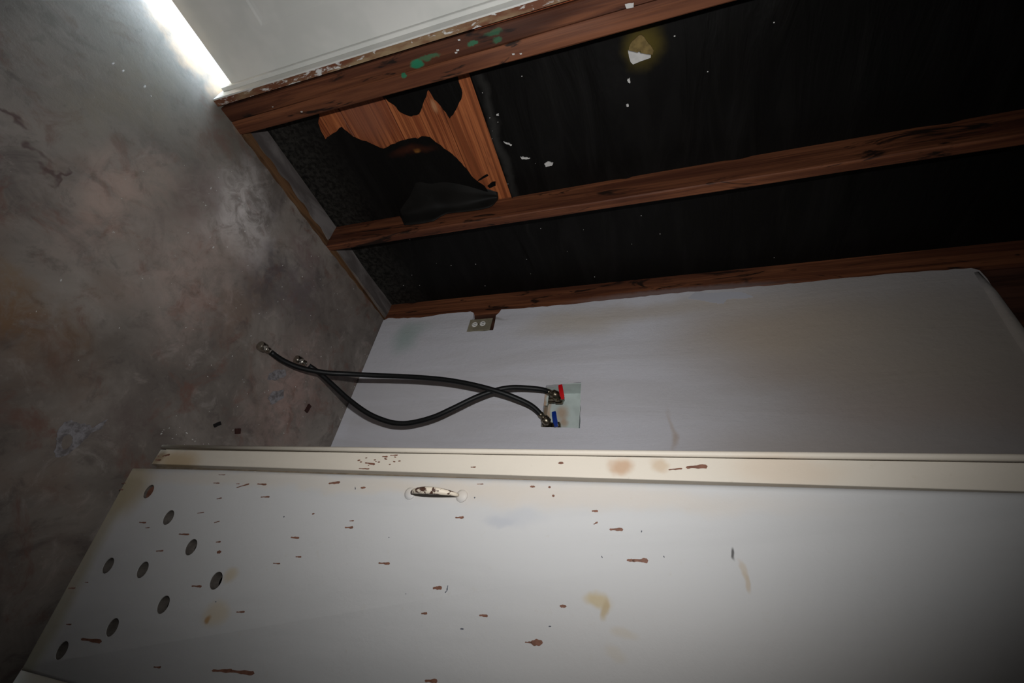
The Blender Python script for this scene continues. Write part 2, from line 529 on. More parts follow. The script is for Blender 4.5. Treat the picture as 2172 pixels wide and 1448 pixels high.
# dried splashes of green wall paint and flecks of white on the timber by the door
_t.warp(0.02, 40.0)
for c, r, a in (((-1.018, 0.3015, -0.4663), (1, 0.0075, 0.016), 1.0), ((-1.018, 0.294, -0.435), (1, 0.004, 0.022), 0.55), ((-1.018, 0.314, -0.507), (1, 0.0045, 0.005), 0.9),
                ((-1.018, 0.293, -0.335), (1, 0.005, 0.010), 0.7), ((-1.018, 0.2856, -0.286), (1, 0.005, 0.018), 0.45), ((-1.018, 0.299, -0.2837), (1, 0.005, 0.009), 0.5)):
    _c = _t.stain(_c, c, r, (40, 116, 84), a, 0.3)
_c = _t.stain(_c, (-1.030, 1.0835, 0.02), (0.016, 0.02, 0.26), (126, 112, 110), 0.7, 0.5)
M_STUD = _t.done(_c)
_t, _c = wood('sheathing_pine', (124, 62, 34), (176, 104, 62), 1, 1.5, 0.25, (90, 48, 34), 0.55, lines=0.75)
_c = _t.stain(_c, (-1.107, 0.40, -0.70), (1, 0.07, 0.06), (132, 84, 66), 0.6, 0.6)
_c = _t.stain(_c, (-1.107, 0.425, -0.509), (1, 0.015, 0.006), (196, 150, 110), 0.5, 0.6)
M_PINE = _t.done(_c)
_t, _c = wood('shim_timber', (112, 52, 24), (150, 76, 40), 2, 1.0)
M_SHIM = _t.done(_c)
_t, _c = wood('sill_timber', (62, 40, 26), (112, 82, 56), 1, 1.0, 0.6, (52, 36, 24))
M_SILL = _t.done(_c)
_t, _c = wood('bare_backing', (46, 28, 22), (84, 54, 42), 2, 0.7, 0.5, (30, 20, 16))
M_BACKING = _t.done(_c)
t = NT('dusty_plate', 0.85, 0.15)
M_LEDGE = t.done(t.mix(lin((82, 76, 74)), lin((122, 116, 114)), t.ramp(t.noise((14, 3, 14), 1.0, 5, 0.65, 0.8), 0.36, 0.66)))
t = NT('white_door_paint', 0.38, 0.4)
M_WHITE = t.done(t.mix(lin((206, 206, 201)), lin((214, 213, 208)), t.ramp(t.noise((2, 2, 2), 4, 3), 0.4, 0.6)))
t = NT('worn_jamb_paint', 0.55, 0.3)
_w = t.math('ADD', t.noise((1, 1, 0.35), 75, 5, 0.7, 0.4), t.math('MULTIPLY', t.noise((1, 1, 0.3), 12, 3, 0.6), 0.35))
_jc = t.mix(lin((108, 66, 46)), lin((150, 128, 98)), t.ramp(t.noise((30, 30, 9), 1.0, 4), 0.4, 0.7))
M_JAMBEDGE = t.done(t.mix(_jc, lin((206, 204, 200)), t.ramp(_w, 0.73, 0.81)))
M_SHELL = plain('shell_board', (92, 86, 80), 0.8, 0.2, var=0.2, scale=4)
M_GROUND = plain('outside_concrete', (196, 192, 184), 0.85, 0.2, var=0.12, scale=8)
M_CHIP = plain('bare_brown_wood', (122, 84, 68), 0.6, 0.25, var=0.3, scale=120)
M_FLECK = plain('white_plaster', (200, 198, 194), 0.8, 0.2, var=0.1, scale=80)
M_RUBBER = plain('black_rubber', (13, 14, 15), 0.5, 0.35, var=0.2, scale=60)
M_METAL = plain('dull_nickel', (150, 140, 122), 0.34, 0.5, 1.0, var=0.45, scale=90)
M_STEEL = plain('bright_nickel', (190, 184, 172), 0.25, 0.5, 1.0, var=0.3, scale=90)
M_RED = plain('red_enamel', (196, 14, 22), 0.35, 0.5)
M_BLUE = plain('blue_enamel', (8, 46, 128), 0.35, 0.5)
M_TAN = plain('bare_kraft', (128, 108, 66), 0.8, 0.2, var=0.35, scale=60)
M_DARK = plain('slot_black', (10, 9, 8), 0.7, 0.2)
M_PLATEC = plain('old_cover_plate', (140, 132, 112), 0.45, 0.35, var=0.25, scale=40)
M_RECEPT = plain('white_receptacle', (232, 230, 224), 0.35, 0.4)
t = NT('box_lining', 0.6, 0.3)
t.warp(0.02, 30.0)
_bc = t.mix(lin((196, 206, 202)), lin((184, 194, 190)), t.ramp(t.noise((1, 1, 1), 20, 4), 0.4, 0.65))
for c, r, a in (((-0.645, 1.13, -0.297), (0.022, 1, 0.016), 0.75), ((-0.615, 1.13, -0.29), (0.012, 1, 0.010), 0.7), ((-0.64, 1.10, -0.338), (0.06, 0.05, 0.006), 0.9)):
    _bc = t.stain(_bc, c, r, (176, 142, 112), a, 0.7)
M_BOXLINE = t.done(_bc)
t = NT('handle_worn_paint', 0.5, 0.35)
M_PULL = t.done(t.mix(lin((70, 46, 36)), lin((206, 194, 176)), t.ramp(t.noise((1, 1, 1), 75, 4, 0.6), 0.46, 0.52)))

# ---------------------------------------------------------------- the shell of the room
D = 1.0775            # face of the plastered back wall
XW = -1.018           # face of the studs on the left
XP = -1.106           # face of the building paper between the studs
TOP = 1.25
floor = MB()
floor.box(-1.14, 1.46, -1.66, 1.30, -1.12, -1.0)
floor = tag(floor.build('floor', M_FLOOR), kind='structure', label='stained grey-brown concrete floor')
MB().box(-6.0, -1.14, -4.0, 4.0, -1.13, -1.004).build('trim_1', M_GROUND)['kind'] = 'structure'
bpy.data.objects['trim_1']['label'] = 'sunlit concrete outside beneath the white door'
MB().box(-1.20, 1.46, -1.66, 1.30, TOP, TOP + 0.06).build('ceiling', M_SHELL)['kind'] = 'structure'
MB().box(1.40, 1.46, -1.66, 1.30, -1.0, TOP).build('wall_right', M_SHELL)['kind'] = 'structure'
MB().box(-1.20, 1.40, -1.66, -1.60, -1.0, TOP).build('wall_front', M_SHELL)['kind'] = 'structure'

MB().box(-4.0, -1.21, -2.6, 2.6, 1.05, 1.10).build('sky_blocker', M_SHELL)['kind'] = 'structure'  # unseen slab, added to keep high sky light off the door gap
bpy.data.objects['sky_blocker']['label'] = 'unseen roof slab added outside the door to block high sky light'

# left wall: outer shell with the door opening, its framing in front
wl = MB()
wl.box(-1.20, -1.128, 0.262, 1.30, -1.0, TOP)
wl.box(-1.20, -1.04, -1.60, -0.545, -1.0, TOP)
wl.box(-1.20, -1.04, -0.545, 0.262, 0.72, TOP)
wall_left = tag(wl.build('wall_left', M_SHELL), kind='structure', label='open framed wall with black building paper between brown studs')

def stud(y0, y1, x0=-1.106, x1=XW, z0=-1.0, z1=TOP, mat=None):
    mb = MB()
    n = 16
    b = bmesh.new()
    # sawn faces: a long box cut into short lengths, its edges slightly uneven
    a, c = W(x0, y0, z0), W(x1, y1, z1)
    rows = []
    for i in range(n + 1):
        z = a.z + (c.z - a.z) * i / n
        j = lambda: rng.uniform(-0.0011, 0.0011)
        e = 0.003
        ring = [(a.x, a.y), (c.x - e, a.y + j()), (c.x + j(), a.y + e), (c.x + j(), c.y - e), (c.x - e, c.y + j()), (a.x, c.y)]
        rows.append([b.verts.new((x, y, z)) for x, y in ring])
    for i in range(n):
        for k in range(6):
            m = (k + 1) % 6
            b.faces.new((rows[i][k], rows[i][m], rows[i + 1][m], rows[i + 1][k]))
    b.faces.new(rows[0]); b.faces.new(rows[-1])
    mb.take(b)
    return mb.build('stud', mat or M_STUD, wall_left, auto=35)

stud(0.3105, 0.3445)                 # king stud by the door
stud(0.2745, 0.3097)                 # trimmer stud beside it
stud(0.711, 0.7365)                  # mid stud
stud(D + 0.006, D + 0.045, x1=-1.012)  # corner stud, its broad side showing
MB().box(-1.09, -1.026, 0.2692, 0.2738, -0.325, TOP).build('shim', M_SHIM, wall_left)

# the sill between the studs: worn timber edge and dusty plate behind
for y0, y1, k in ((0.3445, 0.711, 0), (0.7365, D + 0.006, 1)):
    def top(u, v, y0=y0, y1=y1, k=k):
        y = y0 + (y1 - y0) * u
        x = XP + (XW - 0.028 - XP) * v
        return (x, y, -0.9985 + 0.0016 * math.sin(23 * u + 5 * v) * v + (0.004 * (1 - v) if k else 0))
    mb = MB().grid(top, 24, 6)
    mb.build('bottom_plate', M_LEDGE, wall_left, smooth=True)
    mb = MB()
    outl = []
    m = 30
    for i in range(m + 1):
        u = i / m
        y = y0 + (y1 - y0) * u
        outl.append((XW + 0.0015 * math.sin(40 * u + k) - (0.008 * u if k else 0), y))
    for i in range(m, -1, -1):
        u = i / m
        y = y0 + (y1 - y0) * u
        wd = (0.027 - 0.012 * abs(u - 0.35) + 0.004 * math.sin(31 * u) + rng.uniform(-0.002, 0.002)) if not k else (0.020 * (1 - u) + 0.003)
        outl.append((XW - max(0.004, wd) - (0.008 * u if k else 0), y))
    mb.plate(outl, lambda u, v, d: (u, v, -0.9945 - d + (0.0 if not k else -0.003)), 0.006)
    mb.build('sill_strip', M_SILL, wall_left)

# sheathing boards behind the paper
zz = -1.027
while zz < TOP - 0.02:
    z1 = min(zz + 0.132, TOP)
    if zz < 0.3:
        MB().box(-1.127, -1.1085, 0.275, 1.12, max(zz, -0.999), z1, 0.0012, 1).build('sheathing_board', M_PINE, wall_left, auto=40)
    zz += 0.134

# building paper: torn lower sheet, scraps left under the stud, upper sheet lapping down, second bay
LOW = [(0.3759, -0.8214), (0.3947, -0.8386), (0.4195, -0.8449), (0.4386, -0.8466), (0.4179, -0.7795), (0.4492, -0.7636), (0.4752, -0.7267), (0.4982, -0.6974), (0.4916, -0.6643), (0.4884, -0.6241), (0.4892, -0.5932), (0.4931, -0.5889), (0.4889, -0.5745), (0.4964, -0.5535), (0.5113, -0.5452), (0.5397, -0.5241), (0.5681, -0.5054), (0.6061, -0.4898), (0.6339, -0.4818), (0.6616, -0.4605), (0.6848, -0.4561), (0.7105, -0.4354)]
low = ragged([(0.345, -0.85), (0.36, -0.8214)] + LOW, 0.008, 0.0014)
k = min(range(len(low)), key=lambda i: abs(low[i][0] - 0.7105) + abs(low[i][1] + 0.4354))
low = low[:k + 1] + [(0.7105, -0.998), (0.345, -0.998)]
MB().plate(low, lambda u, v, d: (XP - d, u, v), 0.002).build('building_paper', M_PAPER, wall_left)
REM = [(0.345, -0.640), (0.3718, -0.6243), (0.3873, -0.6182), (0.3973, -0.6088), (0.4175, -0.6017), (0.4265, -0.5915), (0.435, -0.5778), (0.4335, -0.5546), (0.423, -0.5421), (0.4039, -0.5241), (0.3873, -0.509), (0.3857, -0.5054), (0.4092, -0.5009), (0.4296, -0.4903), (0.462, -0.4815), (0.445, -0.4571), (0.4245, -0.4347), (0.4114, -0.4267), (0.3795, -0.4244), (0.345, -0.424)]
MB().plate(ragged(REM, 0.007, 0.0012), lambda u, v, d: (XP - d, u, v), 0.002).build('building_paper', M_PAPER, wall_left)

def crease(y, z, c, slope, w, a):
    return a * math.exp(-((z - c - slope * (y - 0.5)) / w) ** 2)

def upper(u, v):
    y = 0.345 + 0.366 * u
    z = -0.3915 + (TOP + 0.3915) * v ** 1.8
    lift = 0.006 * math.exp(-v * 60) + 0.002
    bow = 0.004 * math.sin(9 * z + 4 * u) * min(1, v * 12) * math.sin(math.pi * u)
    cr = sum(crease(y, z, c, s, w, a) for c, s, w, a in ((-0.10, 0.10, 0.012, 0.006), (0.22, -0.15, 0.014, 0.007), (0.55, 0.2, 0.02, 0.007), (0.85, -0.1, 0.02, 0.008)))
    return (XP + lift + (bow + cr) * min(1, v * 20), y, z)
MB().grid(upper, 24, 90).build('building_paper', M_PAPER, wall_left, smooth=True)

def bay2(u, v):
    y = 0.7365 + (D + 0.006 - 0.7365) * u
    z = -0.997 + (TOP + 0.997) * v
    bow = 0.005 * math.sin(7 * z + 3 * u + 1) * math.sin(math.pi * u)
    cr = sum(crease(y, z, c, s, w, a) for c, s, w, a in ((-0.458, 0.14, 0.006, 0.010), (-0.60, 0.05, 0.03, 0.005), (-0.15, -0.35, 0.02, 0.006), (0.02, -0.4, 0.02, 0.006), (0.4, 0.1, 0.02, 0.006)))
    return (XP + 0.004 + bow + cr * math.sin(math.pi * min(1, u * 1.3 + 0.05)) ** 0.6, y, z)
MB().grid(bay2, 24, 260).build('building_paper', M_PAPER, wall_left, smooth=True)

# the lower sheet's torn lip, curling off the wall and over the side of the mid stud
EDGE = [(-0.752, -1.098), (-0.7395, -1.078), (-0.7305, -1.052), (-0.705, -1.048), (-0.678, -1.0455), (-0.633, -1.048), (-0.61, -1.066), (-0.59, -1.074), (-0.5385, -1.071), (-0.488, -1.066), (-0.460, -1.067), (-0.444, -1.071), (-0.432, -1.084), (-0.430, -1.100)]
def edge_x(z):
    for (a, xa), (b, xb) in zip(EDGE, EDGE[1:]):
        if a <= z <= b:
            return xa + (xb - xa) * (z - a) / (b - a)
    return -1.10
FOLD = [(-0.752, 0.690), (-0.692, 0.640), (-0.655, 0.590), (-0.640, 0.583), (-0.583, 0.602), (-0.505, 0.645), (-0.467, 0.668), (-0.430, 0.690)]
def fold_y(z):
    for (a, ya), (b, yb) in zip(FOLD, FOLD[1:]):
        if z <= b:
            return ya + (yb - ya) * (z - a) / (b - a)
    return 0.69
def flap(u, v):
    z = -0.752 + 0.322 * v
    xe = edge_x(z)
    start = fold_y(z)
    y = start + (0.7075 - start) * (1 - (1 - u) ** 2.0)
    x = XP - 0.004 + 0.0064 * min(1, 4 * u) + (xe - XP) * u ** 5 + 0.003 * math.sin(11 * v) * math.sin(math.pi * u)
    return (x, y, z + 0.012 * u * math.sin(6 * v))
ob = MB().grid(flap, 18, 40).build('torn_paper_flap', M_PLYBACK, wall_left, smooth=True)
md = ob.modifiers.new('thickness', 'SOLIDIFY'); md.thickness = 0.0018
for pts in ([(0.646, -0.476), (0.640, -0.470), (0.628, -0.440), (0.634, -0.438)], [(0.664, -0.452), (0.672, -0.448), (0.668, -0.428), (0.655, -0.424), (0.654, -0.432)]):
    MB().plate(ragged(pts, 0.006, 0.0008), lambda u, v, d: (-1.1075 - d + 0.0006, u, v), 0.001).build('paper_scrap', M_PAPER, wall_left)

# puncture in the upper sheet, with a tan torn ply and a white wedge showing
TAN = [(0.3857, -0.0168), (0.3904, -0.025), (0.3934, -0.0311), (0.3982, -0.0358), (0.404, -0.0387), (0.4084, -0.0394), (0.417, -0.0231), (0.4147, -0.016), (0.4194, -0.0154), (0.4291, 0.0072), (0.4205, 0.0099), (0.4102, 0.0048), (0.3993, -0.0033), (0.3903, -0.0078), (0.3863, -0.0122)]
WHT = [(0.409, -0.0411), (0.4178, -0.0232), (0.4168, -0.0189), (0.4204, -0.0165), (0.4287, 0.0038), (0.4332, 0.003), (0.4353, -0.0183), (0.4376, -0.0336), (0.4316, -0.038), (0.4211, -0.0402)]
FX = XP + 0.0085
MB().plate(ragged(TAN, 0.004, 0.0005), lambda u, v, d: (FX - d, u, v), 0.004).build('torn_paper_patch', M_TAN, wall_left)
tag(MB().plate(WHT, lambda u, v, d: (FX + 0.0012 - d, u, v), 0.005).build('plaster_wedge', M_FLECK, wall_left), label='small white wedge of plaster in the paper')
FLECK = [[(0.5482, -0.366), (0.5544, -0.3551), (0.5614, -0.3471), (0.5633, -0.3502), (0.5558, -0.3607)], [(0.5961, -0.3342), (0.5994, -0.3248), (0.6053, -0.3097), (0.6061, -0.3189), (0.6035, -0.3312)], [(0.6272, -0.2769), (0.6224, -0.2668), (0.6294, -0.2533), (0.6362, -0.2599), (0.6359, -0.2752)], [(0.4774, -0.3616), (0.4776, -0.3555), (0.482, -0.3569), (0.4807, -0.3627)], [(0.466, -0.048), (0.4642, -0.0427), (0.4761, -0.0439), (0.4732, -0.0477)], [(0.5207, -0.0568), (0.5195, -0.0524), (0.5261, -0.052), (0.5252, -0.0562)]]
for f in FLECK:
    yc = sum(p[0] for p in f) / len(f); zc = sum(p[1] for p in f) / len(f)
    vv = ((zc + 0.3915) / (TOP + 0.3915)) ** (1 / 1.8)
    xx = upper((yc - 0.345) / 0.366, vv)[0]
    MB().plate(ragged(f, 0.0022, 0.0011), lambda u, v, d: (xx + 0.0025 - d, u, v), 0.004).build('plaster_fleck', M_FLECK, wall_left)
mb = MB()
for _ in range(34):
    b2 = rng.random() < 0.62
    u, v = rng.uniform(0.04, 0.96), rng.random() ** 1.4 * 0.6
    p = bay2(u, v) if b2 else upper(u, v)
    s = rng.uniform(0.0004, 0.0010)
    mb.box(p[0] - 0.001, p[0] + 0.0014, p[1] - s, p[1] + s, p[2] - s * rng.uniform(0.8, 2.4), p[2] + s)
tag(mb.build('paper_specks', M_FLECK, wall_left), kind='stuff')
mb = MB()
for y, z, s in ((0.305, -0.029, 0.0045), (0.2965, -0.37, 0.0018), (0.300, -0.375, 0.0015), (0.331, -0.26, 0.0016), (0.334, -0.245, 0.0014), (0.329, -0.795, 0.0014), (0.302, -0.86, 0.0010), (0.28, -0.36, 0.0015)):
    mb.plate(ragged([(y - s, z - s * 1.5), (y + s * 0.8, z - s), (y + s, z + s * 1.8), (y - s * 0.6, z + s * 2)], 0.003, 0.0004), lambda u, v, d: (XW + 0.0012 - d, u, v), 0.002)
tag(mb.build('paint_specks', M_FLECK, wall_left), kind='stuff')

# ---------------------------------------------------------------- white door in the left wall
door = tag(MB().box(-1.128, -1.012, 0.2500, 0.2676, -0.998, TOP - 0.53, 0.0025, 2).build('door_1', M_WHITE, auto=40), kind='structure', label='white panelled outside door with daylight beneath')
MB().box(-1.0125, -1.0112, 0.2535, 0.2672, -0.997, TOP - 0.53).build('jamb_edge', M_JAMBEDGE, door)
MB().box(-1.0585, -1.044, 0.2415, 0.2505, -0.985, TOP - 0.54, 0.001, 1).build('door_stop', M_WHITE, door)
MB().box(-1.128, -1.012, -0.545, -0.527, -0.998, TOP - 0.53, 0.0025, 2).build('far_jamb', M_WHITE, door)
MB().box(-1.128, -1.012, -0.527, 0.2500, TOP - 0.548, TOP - 0.53).build('head_jamb', M_WHITE, door)
dl = MB()
DZ0, DZ1, DY0, DY1 = -0.962, TOP - 0.552, -0.523, 0.2455
panels = [(-0.105 + 0.0, 0.160), (-0.43, -0.165)]
rows_ = [(-0.794, -0.22), (-0.08, 0.56)]
holes = []
for (a, b) in panels:
    for (c, d) in rows_:
        holes.append([(a, c), (b, c), (b, d), (a, d)])
dl.plate([(DY0, DZ0), (DY1, DZ0), (DY1, DZ1), (DY0, DZ1)], lambda u, v, d: (-1.060 - d, u, v), 0.032, holes)
leaf = dl.build('door_leaf', M_WHITE, door)
for (a, b) in panels:
    for (c, d) in rows_:
        pm = MB()
        def ring(i, x):
            return [(x, a + i, c + i), (x, b - i, c + i), (x, b - i, d - i), (x, a + i, d - i)]
        R = [ring(0.0, -1.060), ring(0.005, -1.0618), ring(0.013, -1.0626), ring(0.017, -1.0626), ring(0.050, -1.0612)]
        pts = [p for r in R for p in r]
        fs = [(4 * r + i, 4 * r + (i + 1) % 4, 4 * r + 4 + (i + 1) % 4, 4 * r + 4 + i) for r in range(4) for i in range(4)] + [(16, 17, 18, 19)]
        pm.faces(pts, fs)
        pm.build('raised_panel', M_WHITE, leaf)

# ---------------------------------------------------------------- back wall
wb = MB().box(-1.107, 1.40, D + 0.0455, D + 0.12, -1.0, TOP)
wb = MB()
wb.plate([(-1.128, -1.0), (1.40, -1.0), (1.40, TOP), (-1.128, TOP)], lambda u, v, d: (u, D + 0.0455 + d, v), 0.10, [[(-0.712, -0.343), (-0.568, -0.343), (-0.568, -0.231), (-0.712, -0.231)]])
wall_back = tag(wb.build('wall_back', M_SHELL), kind='structure', label='pale painted plaster back wall with tan stains')
# plaster skin with a ragged edge by the corner, a notch round the outlet and the box opening
edge = [(-1.018, -0.999), (-1.0285, -0.98), (-1.021, -0.93), (-1.0172, -0.8255), (-1.024, -0.72), (-1.0239, -0.645)]
notch = [(-1.016, -0.632), (-0.998, -0.628), (-0.975, -0.632), (-0.931, -0.638), (-0.929, -0.575), (-0.930, -0.543), (-0.965, -0.543), (-0.995, -0.5445), (-1.005, -0.536), (-1.020, -0.530)]
edge2 = [(-1.0168, -0.48), (-1.015, -0.3062), (-1.019, -0.15), (-1.0221, 0.0509), (-1.018, 0.30), (-1.0215, 0.5703), (-1.016, 0.7351), (-1.005, 0.748), (-0.9755, 0.752)]
left = ragged(edge, 0.02, 0.0016)[:-25] if False else edge
def rough(pts, step, amp):
    out = []
    for a, b in zip(pts, pts[1:]):
        a, b = Vector(a), Vector(b)
        k = max(1, int((b - a).length / step))
        for j in range(k):
            p = a.lerp(b, j / k)
            if j:
                p += Vector((rng.uniform(-amp, amp), 0))
            out.append((p.x, p.y))
    out.append(tuple(pts[-1]))
    return out
outline = rough(edge, 0.015, 0.002) + rough(notch, 0.012, 0.001) + rough(edge2, 0.015, 0.0016) + [(-0.70, 0.745), (-0.40, 0.75), (0.4, 0.75), (1.40, 0.75), (1.40, -0.9995)]
boxhole = [(-0.574, -0.3388), (-0.7064, -0.3388), (-0.7135, -0.2378), (-0.5694, -0.2318)]
def rough_loop(pts, step, amp):
    return ragged(pts, step, amp)
MB().plate(outline, lambda u, v, d: (u, D + d, v), 0.011, [rough_loop(boxhole, 0.012, 0.0008)]).build('plaster_skin', M_PLASTER, wall_back)
MB().plate([(-1.012, -0.999), (1.40, -0.999), (1.40, TOP), (-1.012, TOP)], lambda u, v, d: (u, D + 0.0115 + d, v), 0.034, [[(-0.712, -0.343), (-0.568, -0.343), (-0.568, -0.231), (-0.712, -0.231)]]).build('backing_board', M_BACKING, wall_back)
# rolled lip where the plaster stops overhead
MB().tube([(-1.0, D + 0.006, 0.740), (-0.93, D + 0.008, 0.744), (-0.8, D + 0.009, 0.745), (-0.6, D + 0.009, 0.747), (1.39, D + 0.009, 0.747)], [0.008, 0.014, 0.018, 0.018, 0.018], 10).build('plaster_lip', M_PLASTER, wall_back, smooth=True)
PEEL = [(-0.9955, 0.0622), (-1.0181, 0.0858), (-1.0103, 0.1197), (-1.0088, 0.1786), (-0.9972, 0.2181), (-0.9796, 0.2357), (-0.9771, 0.2073), (-0.9805, 0.171), (-0.9621, 0.1565), (-0.9767, 0.1122), (-0.9849, 0.096)]
M_PEEL = plain('peeled_undercoat', (180, 180, 187), 0.6, 0.3)
MB().plate(ragged(PEEL, 0.005, 0.0022), lambda u, v, d: (u, D - 0.0008 + d, v), 0.001).build('peeled_paint', M_PEEL, wall_back)

# ---------------------------------------------------------------- electrical outlet
out = empty('wall_outlet', (-0.957, D, -0.638), 'old duplex power outlet with grey-tan cover plate in notched white wall', 'outlet')
pm = MB()
pl = [(-0.983, -0.636), (-0.931, -0.6385), (-0.9315, -0.556), (-0.983, -0.554)]
def circ(cx, cz, r, n=24):
    return [(cx + r * math.cos(2 * math.pi * i / n), cz + r * math.sin(2 * math.pi * i / n)) for i in range(n)]
RC = [(-0.9592, -0.6148), (-0.9605, -0.5858)]
pm.plate(pl, lambda u, v, d: (u, D - 0.002 + d, v), 0.0035, [circ(a, b, 0.0110) for a, b in RC], 0.0012)
pm.build('cover_plate', M_PLATEC, out)
for a, b in RC:
    rm = MB().plate(circ(a, b, 0.0103), lambda u, v, d: (u, D - 0.0032 + d, v), 0.006, (), 0.001)
    r = rm.build('receptacle', M_RECEPT, out)
    for dx, dz, w, h in ((-0.0040, 0.0020, 0.0009, 0.0042), (0.0038, 0.0020, 0.0009, 0.0036)):
        MB().box(a + dx - w, a + dx + w, D - 0.0034, D - 0.0029, b + dz - h, b + dz + h).build('slot', M_DARK, r)
    MB().lathe((a - 0.0005, D - 0.0034, b - 0.0060), (a - 0.0005, D - 0.0028, b - 0.0060), [(0, 0.0014), (1, 0.0014)], 10).build('ground_hole', M_DARK, r)
MB().lathe((-0.9598, D - 0.0032, -0.6003), (-0.9598, D - 0.0018, -0.6003), [(0, 0.0010), (0.4, 0.0018), (1, 0.0018)], 10).build('screw', M_DARK, out)

# ---------------------------------------------------------------- washer supply box with two valves
box = empty('washer_supply_box', (-0.64, D + 0.053, -0.339), 'recessed pale washing machine supply box with red and blue valves in white wall', 'valve box')
bm_ = MB()
x0, x1, z0, z1, yb, t_ = -0.7095, -0.5700, -0.3405, -0.2376, D + 0.053, 0.002
bm_.box(x0 - t_, x1 + t_, yb, yb + t_, z0 - t_, z1 + t_)
bm_.box(x0 - t_, x0, D + 0.0015, yb, z0 - t_, z1 + t_)
bm_.box(x1, x1 + t_, D + 0.0015, yb, z0 - t_, z1 + t_)
bm_.box(x0, x1, D + 0.0015, yb, z0 - t_, z0)
bm_.box(x0, x1, D + 0.0015, yb, z1, z1 + t_)
bm_.build('box_liner', M_BOXLINE, box)
def valve(nut, hdl0, hdl1, mat, lab, collar):
    # body stands on the box floor; an outlet nut points out at the hose; the lever lies across the front
    nx, ny, nz = nut
    v = MB()
    v.lathe((nx - 0.004, D + 0.022, z0), (nx - 0.004, D + 0.022, z0 + 0.050), [(0, 0.0135), (0.12, 0.0135), (0.14, 0.0085), (0.55, 0.0085), (0.6, 0.0115), (0.95, 0.0115), (1, 0.008)], 16)
    v.lathe((nx - 0.004, D + 0.022, nz + 0.004), (nx, ny, nz), [(0, 0.0095), (1, 0.0095)], 14)
    hx, hy, hz = hdl1
    v.lathe((nx - 0.004, D + 0.020, z0 + 0.034), (hx, hy + 0.001, hz), [(0, 0.0075), (0.6, 0.0075), (0.65, 0.0055), (1, 0.0055)], 12)
    b = v.build('valve_body', M_METAL, box, auto=40)
    h = MB()
    a, c = Vector(hdl0), Vector(hdl1)
    e = (c - a).normalized()
    w = Vector((e.z, 0, -e.x)) * 0.0058
    nseg = 10
    rows = []
    for i in range(nseg + 1):
        s = i / nseg
        p = a.lerp(c + e * 0.006, s) + Vector((0, -0.0035 * math.sin(math.pi * s) - 0.002, 0))
        k = 1.0 if s < 0.9 else 0.8
        if s < 0.1: k = 0.85
        rows.append([p - w * k + Vector((0, -0.0022, 0)), p + w * k + Vector((0, -0.0022, 0)), p + w * k + Vector((0, 0.0016, 0)), p - w * k + Vector((0, 0.0016, 0))])
    pts = [tuple(q) for r in rows for q in r]
    fs = [(4 * i + j, 4 * i + (j + 1) % 4, 4 * i + 4 + (j + 1) % 4, 4 * i + 4 + j) for i in range(nseg) for j in range(4)] + [(3, 2, 1, 0), (4 * nseg, 4 * nseg + 1, 4 * nseg + 2, 4 * nseg + 3)]
    h.faces(pts, fs)
    tag(h.build('valve_handle', mat, box, auto=35), label=lab)
    if collar:
        MB().plate([(nx - 0.022, z0 + 0.0005), (nx + 0.024, z0 + 0.0005), (nx + 0.024, z0 + 0.012), (nx - 0.022, z0 + 0.012)], lambda u, v_, d: (u, D + 0.003 + d, v_), 0.003, (), 0.001).build('valve_bracket', M_BOXLINE, box)
valve((-0.6665, 1.0665, -0.309), (-0.697, 1.066, -0.293), (-0.657, 1.066, -0.283), M_RED, 'red valve lever', True)
valve((-0.584, 1.066, -0.322), (-0.612, 1.066, -0.303), (-0.573, 1.066, -0.2935), M_BLUE, 'blue valve lever', False)

# ---------------------------------------------------------------- the two rubber hoses
HA = [(-0.5845, 1.063, -0.321), (-0.6092, 1.03, -0.3531), (-0.6215, 1.0, -0.3992), (-0.6314, 0.98, -0.4483), (-0.6438, 0.965, -0.5144), (-0.6541, 0.955, -0.5841), (-0.6585, 0.945, -0.6544), (-0.6599, 0.935, -0.7259), (-0.6562, 0.92, -0.7944), (-0.6444, 0.89, -0.8669), (-0.6265, 0.853, -0.9142), (-0.6105, 0.804, -0.953), (-0.6055, 0.760, -0.9765), (-0.6060, 0.717, -0.9870), (-0.6010, 0.682, -0.9875)]
HB = [(-0.668, 1.063, -0.309), (-0.6684, 1.04, -0.3363), (-0.6635, 1.02, -0.3844), (-0.6552, 1.005, -0.4196), (-0.641, 0.995, -0.4551), (-0.6153, 0.985, -0.5018), (-0.5784, 0.98, -0.5612), (-0.5531, 0.98, -0.6112), (-0.5378, 0.98, -0.6645), (-0.5311, 0.975, -0.7038), (-0.5332, 0.965, -0.7438), (-0.5477, 0.945, -0.7985), (-0.578, 0.92, -0.8579), (-0.6059, 0.895, -0.9017), (-0.6311, 0.865, -0.9414), (-0.6426, 0.83, -0.9720), (-0.6335, 0.770, -0.9875)]
